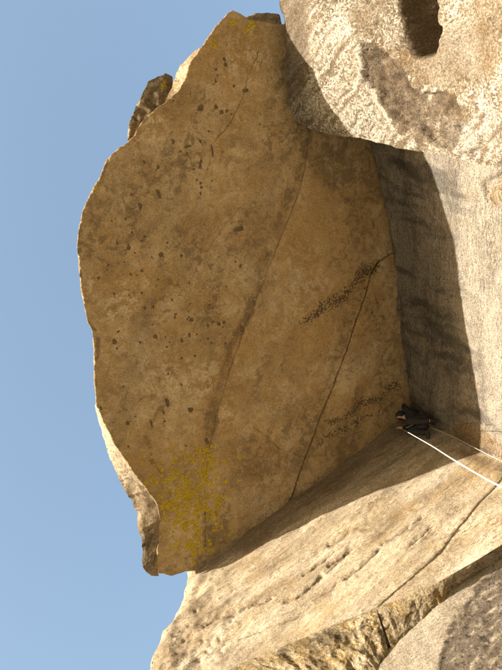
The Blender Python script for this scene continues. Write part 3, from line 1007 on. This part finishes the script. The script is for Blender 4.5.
HS = 0.036
suv = lambda l_: SLAB.uv(np.array(l_, float))
s1 = suv(S1)
p1 = np.vstack([[[-0.3, -0.5], [-0.3, s1[0, 1]]], s1, suv(LEDGE_L[1:]), suv(ARETE[::-1]), [[suv(ARETE[:1])[0, 0] - 0.1, -0.5]]])
SLC = [[(205, 628), (225, 618), (240, 612), (256, 605), (276, 596)], [(284, 605), (297, 598), (309, 590), (324, 576), (336, 566)], [(328, 568), (345, 556), (356, 546)], [(300, 578), (318, 566), (334, 553)],
       [(342, 582), (365, 566), (382, 550)], [(382, 547), (404, 532), (424, 517)], [(326, 548), (350, 535), (370, 526)], [(408, 550), (424, 535), (436, 523)], [(250, 572), (272, 560), (290, 549)],
       [(268, 622), (300, 607), (330, 590), (352, 574)], [(220, 600), (240, 588), (262, 575)], [(430, 500), (448, 488), (462, 479)], [(240, 640), (270, 627), (300, 616)]]
sl_cr = [(suv(l_), 0.012, 0.035, 1.0 if i in (1, 2, 4, 7) else 0.75) for i, l_ in enumerate(SLC)]
patch('wall_panel', SLAB, p1, HS, slab_d, slab_m, M_SLAB, side, sl_cr, (0.03, 0.02), slab_skirt, 0.014, 10)
lr = suv(LEDGE_R)
p2 = np.vstack([s1, lr[1:], [[-0.3, lr[-1, 1]], [-0.3, s1[0, 1]]]])
patch('wall_panel', SLAB, p2, HS, lambda u, v: slab_d(u, v) - 0.02, slab_m, M_SLAB, side, (), (0.03, 0.02), slab_skirt, 0.014, 11)

# broken underside of the upper wall and the recessed slab below it
LOWD = -0.3
BAND_LOW = [(374, 672), (389, 652), (411, 630), (440, 605), (465, 580), (501, 551), (540, 526), (575, 503)]
BAND_LOWL = [(384, 660), (374, 672), (350, 697), (320, 730), (290, 765), (255, 810)]


def on_slab(l_, d):
    return SLAB.at(SLAB.uv(np.array(l_, float), d), d)


def band_m(x, y, u, v):
    m = zeros(x)
    m[:, 0] = 0.22 + 0.5 * fbm(u * 1.7, v * 1.7, 4, 101) + 0.35 * sst(400, 420, x) * sst(1.2, .3, ell(x, y, 450, 588, 40, 9, -33))
    m[:, 1] = 0.25 + 0.4 * fbm(u * 2, v * 2, 3, 102)
    m[:, 2] = 0.4 + 0.9 * sst(1.2, .3, ell(x, y, 440, 598, 14, 6, -40))
    m[:, 3] = 0.5
    return m


dL = 0.0
ruled('broken_edge', on_slab(LEDGE_R[::-1], dL), on_slab([(575, 503), (540, 526), (501, 551), (465, 580), (440, 605), (411, 630), (391, 650)], LOWD), 170, 46, 0.1, 1.5, band_m, M_BAND, side, 12)
ruled('broken_edge', on_slab(LEDGE_L, dL), on_slab([(389, 652), (374, 672), (350, 697), (310, 740), (270, 785)], LOWD), 200, 110, 0.09, 1.5, band_m, M_BAND, side, 13)
low = thing('lower_slab', 'smooth pale slab under the broken ledge, with a black and white streaked patch', 'rock', (3.0, -1.2, -14.6))
LOWP = Plane(SLAB.o + SLAB.n * LOWD, SLAB.u, SLAB.v, SLAB.n)
STRIPE = [(560, 530), (502, 562), (494, 566), (476, 591), (464, 606), (456, 618), (450, 630), (445, 643), (440, 660), (434, 690), (424, 730), (700, 730), (700, 530)]


def low_d(u, v):
    p = proj(LOWP.at(np.stack([u, v], 1)))
    d = 0.05 * fbm(u * 0.6, v * 0.8, 4, 111) + 0.008 * fbm(u * 6, v * 6, 3, 112)
    s = sst(-2, 3, sdf(p[:, 0], p[:, 1], STRIPE))
    return d - s * (0.02 + 0.007 * ridge(u * 2.0, v * 5.5, 3, 113) + 0.012 * fbm(u * 2, v * 3, 3, 7))


def low_m(x, y, u, v):
    m = zeros(x)
    s = sdf(x, y, STRIPE)
    a = math.radians(-40)
    sx = x * math.cos(a) + y * math.sin(a)
    sy = -x * math.sin(a) + y * math.cos(a)
    st = fbm(sx * 0.04, sy * 0.2, 5, 121, 0.65)
    ins = sst(-2.5, 2.5, s + 3 * st)
    m[:, 0] = ins * (0.72 + 0.55 * st) + (1 - ins) * 0.22
    m[:, 1] = ins * (0.36 - 0.5 * st) + (1 - ins) * (0.5 + 0.3 * fbm(u * .7, v * .7, 3, 5))
    m[:, 2] = 0.2
    m[:, 3] = 0.15 + 0.45 * ins
    return m


M_LOW = rock('lower_granite', [(0.21, 0.168, 0.112), (0.3, 0.248, 0.175), (0.36, 0.305, 0.228)], stretch=(0.25, 1.5, 1), rot=12, big=0.9, mid=12, grain=0.7,
             dark=(0.085, 0.065, 0.05), pale=(0.4, 0.35, 0.27), rust=(0.25, 0.17, 0.08), bump=0.6, speck=12)
luv = lambda l_: LOWP.uv(np.array(l_, float))
lp = np.vstack([luv([(600, 489), (575, 501), (540, 524), (501, 549), (465, 577), (440, 602), (411, 627), (389, 648), (374, 668), (350, 693), (310, 736), (265, 790)]), luv([(330, 830), (520, 800), (640, 700), (690, 560)])])
patch('slab_face', LOWP, lp, 0.042, low_d, low_m, M_LOW, low, (), (0.03, 0.02), 0.4, 0.01, 14)
ub = suv([(330, 830)])[0]
coarse('rock_body', SLAB, -3, 5.6, -2.4, 6, -1.0, 5, M_CORE, side, 5)
coarse('lower_wall', SLAB, -3, 9.5, 6.4, 15.5, -0.25, 5, M_FLAKE, low, 6)


# ------------------------------------------------------------------ the climber
M_SKIN = plain('skin', (0.5, 0.29, 0.19), 0.6, 0.12, 20)
M_HAIR = plain('hair', (0.05, 0.028, 0.016), 0.7, 0.3, 60)
M_JACK = plain('jacket_cloth', (0.022, 0.022, 0.026), 0.85, 0.3, 30)
M_TROU = plain('trouser_cloth', (0.035, 0.033, 0.034), 0.9, 0.3, 30)
M_SHOE = plain('shoe_rubber', (0.03, 0.028, 0.027), 0.6, 0.3, 30)
M_BELT = plain('harness_webbing', (0.06, 0.02, 0.015), 0.8, 0.3, 50)
M_EYE = plain('eye', (0.05, 0.03, 0.02), 0.3, 0.1)
M_LIPS = plain('lips', (0.4, 0.16, 0.13), 0.6, 0.1)
M_ALU = plain('aluminium', (0.6, 0.6, 0.62), 0.3, 0.1, 20, 1.0)
M_SLING = plain('sling_webbing', (0.12, 0.12, 0.13), 0.85, 0.3, 50)


def skin(name, joints, links, root, mat, parent, sub=2):
    names = list(joints)
    idx = {n: i for i, n in enumerate(names)}
    off = np.zeros(3)
    p = parent
    while p is not None:
        off = off + np.array(p.location)
        p = p.parent
    me = bpy.data.meshes.new(name)
    me.from_pydata([tuple(np.array(joints[n][0]) - off) for n in names], [(idx[a], idx[b]) for a, b in links], [])
    o = bpy.data.objects.new(name, me)
    COL.objects.link(o)
    md = o.modifiers.new('skin', 'SKIN')
    md.use_smooth_shade = True
    o.modifiers.new('sub', 'SUBSURF').levels = sub
    if not me.skin_vertices:
        b_ = bmesh.new()
        b_.from_mesh(me)
        b_.verts.layers.skin.verify()
        b_.to_mesh(me)
        b_.free()
    for i, n in enumerate(names):
        r_ = joints[n][1]
        sv = me.skin_vertices[0].data[i]
        sv.radius = (r_, r_) if not isinstance(r_, tuple) else r_
        sv.use_root = (n == root)
    bpy.context.view_layer.update()
    dg = bpy.context.evaluated_depsgraph_get()
    nm = bpy.data.meshes.new_from_object(o.evaluated_get(dg))
    o.modifiers.clear()
    o.data = nm
    bpy.data.meshes.remove(me)
    nm.name = name
    nm.materials.clear()
    nm.materials.append(mat)
    nm.polygons.foreach_set('use_smooth', [True] * len(nm.polygons))
    o.parent = parent
    return o


def blob(name, c, r, mat, parent, seg=14, squash=None):
    """small rounded piece"""
    bm = bmesh.new()
    bmesh.ops.create_uvsphere(bm, u_segments=seg, v_segments=seg // 2 + 2, radius=1)
    V = np.array([v.co[:] for v in bm.verts]) * np.array(r) + np.array(c)
    if squash is not None:
        V = squash(V)
    bm.verts.ensure_lookup_table()
    fs = [[v.index for v in f.verts] for f in bm.faces]
    bm.free()
    return mesh_obj(name, V, fs, mat, parent)


def tube(name, pts, rad, mat, parent=None, sides=8, step=0.03, closed=False):
    p = np.asarray(pts, float)
    # smooth curve through the points (Catmull-Rom)
    q = np.vstack([2 * p[0] - p[1], p, 2 * p[-1] - p[-2]]) if not closed else np.vstack([p[-1:], p, p[:2]])
    out = []
    for i in range(1, len(q) - 2):
        n = max(2, int(np.linalg.norm(q[i + 1] - q[i]) / step))
        t = np.linspace(0, 1, n, endpoint=False)[:, None]
        out.append(0.5 * ((2 * q[i]) + (-q[i - 1] + q[i + 1]) * t + (2 * q[i - 1] - 5 * q[i] + 4 * q[i + 1] - q[i + 2]) * t ** 2 + (-q[i - 1] + 3 * q[i] - 3 * q[i + 1] + q[i + 2]) * t ** 3))
    if not closed:
        out.append(q[-2:-1])
    c = np.vstack(out)
    n = len(c)
    tg = np.gradient(c, axis=0)
    tg /= np.linalg.norm(tg, axis=1)[:, None] + 1e-9
    up = np.array([0.31, 0.87, 0.37])
    a = np.cross(tg, up)
    a /= np.linalg.norm(a, axis=1)[:, None]
    b = np.cross(tg, a)
    th = np.linspace(0, 2 * np.pi, sides, endpoint=False)
    V = (c[:, None] + rad * (np.cos(th)[None, :, None] * a[:, None] + np.sin(th)[None, :, None] * b[:, None])).reshape(-1, 3)
    fs = []
    for i in range(n - 1 if not closed else n):
        i2 = (i + 1) % n
        for k in range(sides):
            k2 = (k + 1) % sides
            fs.append([i * sides + k, i * sides + k2, i2 * sides + k2, i2 * sides + k])
    if not closed:
        fs += [list(range(sides))[::-1], [(n - 1) * sides + k for k in range(sides)]]
    s_ = np.concatenate([[0], np.cumsum(np.linalg.norm(np.diff(c, axis=0), axis=1))])
    pc = np.stack([np.repeat(s_, sides), np.tile(th, n), np.zeros(n * sides)], 1)
    return mesh_obj(name, V, fs, mat, parent, None, pc)


DY = 0.05
J = {'pelvis': ((.25, .22, -.86), .11), 'spine': ((.23, .22, -.68), .105), 'chest': ((.26, .22, -.52), .115), 'neck': ((.33, .22, -.385), .052), 'jaw': ((.39, .22, -.31), (.062, .062)),
     'head': ((.41, .22, -.235), (.082, .092)), 'crown': ((.405, .22, -.175), (.066, .07)), 'nose': ((.50, .22, -.25), .012),
     'shL': ((.28, .38, -.45), .06), 'elL': ((.3, .45, -.3), .042), 'wrL': ((.17, .41, -.13), .028), 'paL': ((.11, .365, -.085), (.034, .018)),
     'shR': ((.28, .07, -.46), .06), 'elR': ((.46, .05, -.60), .042), 'wrR': ((.575, .055, -.45), .028), 'paR': ((.60, .045, -.395), (.034, .018)),
     'hiL': ((.28, .31, -.88), .088), 'knL': ((.63, .36, -.79), .058), 'anL': ((.2, .33, -1.12), .037), 'toL': ((.04, .31, -1.2), (.036, .026)),
     'hiR': ((.28, .13, -.89), .088), 'knR': ((.63, .1, -.80), .058), 'anR': ((.35, .1, -1.16), .037), 'toR': ((.43, -.01, -1.25), (.036, .026))}
LK = [('pelvis', 'spine'), ('spine', 'chest'), ('chest', 'neck'), ('neck', 'jaw'), ('jaw', 'head'), ('head', 'crown'), ('head', 'nose'), ('chest', 'shL'), ('shL', 'elL'), ('elL', 'wrL'), ('wrL', 'paL'),
      ('chest', 'shR'), ('shR', 'elR'), ('elR', 'wrR'), ('wrR', 'paR'), ('pelvis', 'hiL'), ('hiL', 'knL'), ('knL', 'anL'), ('anL', 'toL'), ('pelvis', 'hiR'), ('hiR', 'knR'), ('knR', 'anR'), ('anR', 'toR')]
for sd, base, out, lat, ends in (('L', (.11, .365, -.085), np.array([-.06, -.05, .055]), np.array([-.35, .85, .35]), 0.03), ('R', (.60, .045, -.395), np.array([.02, -.035, .085]), np.array([.8, .2, .0]), -0.045)):
    lat = lat / np.linalg.norm(lat)
    for k, (w_, ln) in enumerate(((-.03, .8), (-.01, 1.0), (.011, .95), (.031, .75))):
        a_ = np.array(base) + lat * w_ + out * 0.35
        b_ = np.array(base) + lat * w_ * 1.15 + out * ln * 0.8
        c_ = b_ + out * ln * 0.25 + np.array([-abs(ends), 0, ends * 0.4])
        J['f%s%da' % (sd, k)] = (tuple(a_), .009)
        J['f%s%db' % (sd, k)] = (tuple(b_), .0085)
        J['f%s%dc' % (sd, k)] = (tuple(c_), .0075)
        LK += [('pa' + sd, 'f%s%da' % (sd, k)), ('f%s%da' % (sd, k), 'f%s%db' % (sd, k)), ('f%s%db' % (sd, k), 'f%s%dc' % (sd, k))]
    a_ = np.array(base) - lat * 0.045 + out * 0.05
    b_ = a_ - lat * 0.02 + out * 0.4
    J['f%sta' % sd] = (tuple(a_), .011)
    J['f%stb' % sd] = (tuple(b_), .009)
    LK += [('pa' + sd, 'f%sta' % sd), ('f%sta' % sd, 'f%stb' % sd)]

person = thing('person', 'climber in dark clothes crouched in the corner under the roof', 'person', (0.25, 0.22, -1.25))
skin('body', J, LK, 'pelvis', M_SKIN, person, 2)


def grown(keys, add):
    return {k: (J[k][0], tuple(x + add for x in J[k][1]) if isinstance(J[k][1], tuple) else J[k][1] + add) for k in keys}


jk = grown(['pelvis', 'spine', 'chest', 'shL', 'elL', 'shR', 'elR'], 0.036)
jk['neckc'] = ((.355, .22, -.35), .075)
for s_ in 'LR':
    w0, w1 = np.array(J['el' + s_][0]), np.array(J['wr' + s_][0])
    jk['cuff' + s_] = (tuple(w0 + (w1 - w0) * 0.85), .043)
skin('jacket', jk, [('pelvis', 'spine'), ('spine', 'chest'), ('chest', 'neckc'), ('chest', 'shL'), ('shL', 'elL'), ('elL', 'cuffL'), ('chest', 'shR'), ('shR', 'elR'), ('elR', 'cuffR')], 'pelvis', M_JACK, person)
tr = grown(['pelvis', 'hiL', 'knL', 'hiR', 'knR'], 0.03)
for s_ in 'LR':
    w0, w1 = np.array(J['kn' + s_][0]), np.array(J['an' + s_][0])
    tr['hem' + s_] = (tuple(w0 + (w1 - w0) * 1.0), .058)
skin('trousers', tr, [('pelvis', 'hiL'), ('hiL', 'knL'), ('knL', 'hemL'), ('pelvis', 'hiR'), ('hiR', 'knR'), ('knR', 'hemR')], 'pelvis', M_TROU, person)
for s_ in 'LR':
    a0, a1 = np.array(J['an' + s_][0]), np.array(J['to' + s_][0])
    dr = (a1 - a0) / np.linalg.norm(a1 - a0)
    skin('shoe', {'heel': (tuple(a0 - dr * 0.03 + np.array([0, 0, -0.02])), .045), 'mid': (tuple(a0 + (a1 - a0) * .5 + np.array([0, 0, -.01])), .046), 'tip': (tuple(a1), .036)}, [('heel', 'mid'), ('mid', 'tip')], 'mid', M_SHOE, person)
blob('hood', (.365, .22, -.23), (.105, .125, .135), M_JACK, person, 20)
hair = blob('hair', (.39, .22, -.215), (.103, .11, .112), M_HAIR, person, 20)
for sy in (-1, 1):
    blob('eye', (.484, .22 + sy * .03, -.232), (.008, .012, .008), M_EYE, person, 8)
    blob('ear', (.395, .22 + sy * .092, -.25), (.02, .012, .03), M_SKIN, person, 8)
blob('mouth', (.468, .22, -.298), (.006, .022, .007), M_LIPS, person, 8)
th = np.linspace(0, 2 * np.pi, 14, endpoint=False)
tube('harness_belt', np.stack([.25 + .148 * np.cos(th), .22 + .152 * np.sin(th), np.full(14, -.8) + .02 * np.cos(th)], 1), .018, M_BELT, person, 6, 0.03, True)

# ------------------------------------------------------------------ ropes and gear
gear = thing('quickdraw', 'short sling and carabiner hanging from the roof crack by the climber', 'climbing gear', (.62, -.14, -.02))
CB = CAM + ray([(402, 429)])[0] * 17.35
tube('sling', [(CB[0] + .05, -.17, .0), (CB[0] + .02, -.1, -.12), CB + np.array([0, 0, .1])], .008, M_SLING, gear, 6)
tube('carabiner', [CB + np.array(q) for q in ((0, 0, .1), (.02, .02, .07), (.022, .02, -.0), (0, 0, -.02), (-.018, -.02, .01), (-.014, -.02, .08))], .006, M_ALU, gear, 6, 0.01, True)

mr = NT('rope_sheath')
at_ = mr.n('ShaderNodeAttribute', attribute_name='pc')
wv_ = mr.n('ShaderNodeTexWave')
wv_.inputs['Scale'].default_value = 30
wv_.inputs['Distortion'].default_value = 1.5
mr.link(at_.outputs['Vector'], wv_.inputs['Vector'])
mr.link(mr.ramp(wv_.outputs[0], [(0.2, (0.42, 0.38, 0.3)), (0.6, (0.7, 0.66, 0.58))]), mr.b.inputs['Base Color'])
mr.b.inputs['Roughness'].default_value = 0.85
M_ROPE = mr.m
rp = [(404, 430), (418, 438), (432, 446), (446, 455), (459, 463), (475, 472.5), (488, 480), (502, 487), (540, 506), (590, 535)]
xs = np.array([q[0] for q in rp], float)
inv = np.interp(xs, [404, 502, 590], [1 / 17.3, 1 / 4.2, 1 / 3.0])
rpts = [CAM + ray([q])[0] / i_ for q, i_ in zip(rp, inv)]
e_ = rpts[-1]
tail = [e_ + np.array([-.1, .1, -.7]), np.array([e_[0] - .2, e_[1] + .25, -14.0]), np.array([e_[0] - .15, e_[1] + .4, -14.62]), np.array([e_[0] + .3, e_[1] + .7, -14.66]), np.array([e_[0] + .1, e_[1] + 1.0, -14.66])]
rope = tube('climbing_rope', [(.385, .22, -.81), (.5, .1, -.62), CB + np.array([0, 0, -.005])] + rpts + tail, .0065, M_ROPE, None, 8, 0.04)
rope['label'] = 'thick white climbing rope running down from the climber in full sun'
rope['category'] = 'rope'
M_CORD = plain('cord_sheath', (0.62, 0.6, 0.56), 0.85, 0.2, 60)
cord = tube('thin_cord', [(.2, .12, -.86), (.14, .1, -1.2), (.1, .1, -1.8), (.12, .1, -3), (.1, .12, -5), (.3, .3, -8), (.6, .6, -12), (.7, .7, -14.7)], .0045, M_CORD, None, 6, 0.1)
cord['label'] = 'thin pale cord hanging along the corner crack between back wall and side wall'
cord['category'] = 'cord'
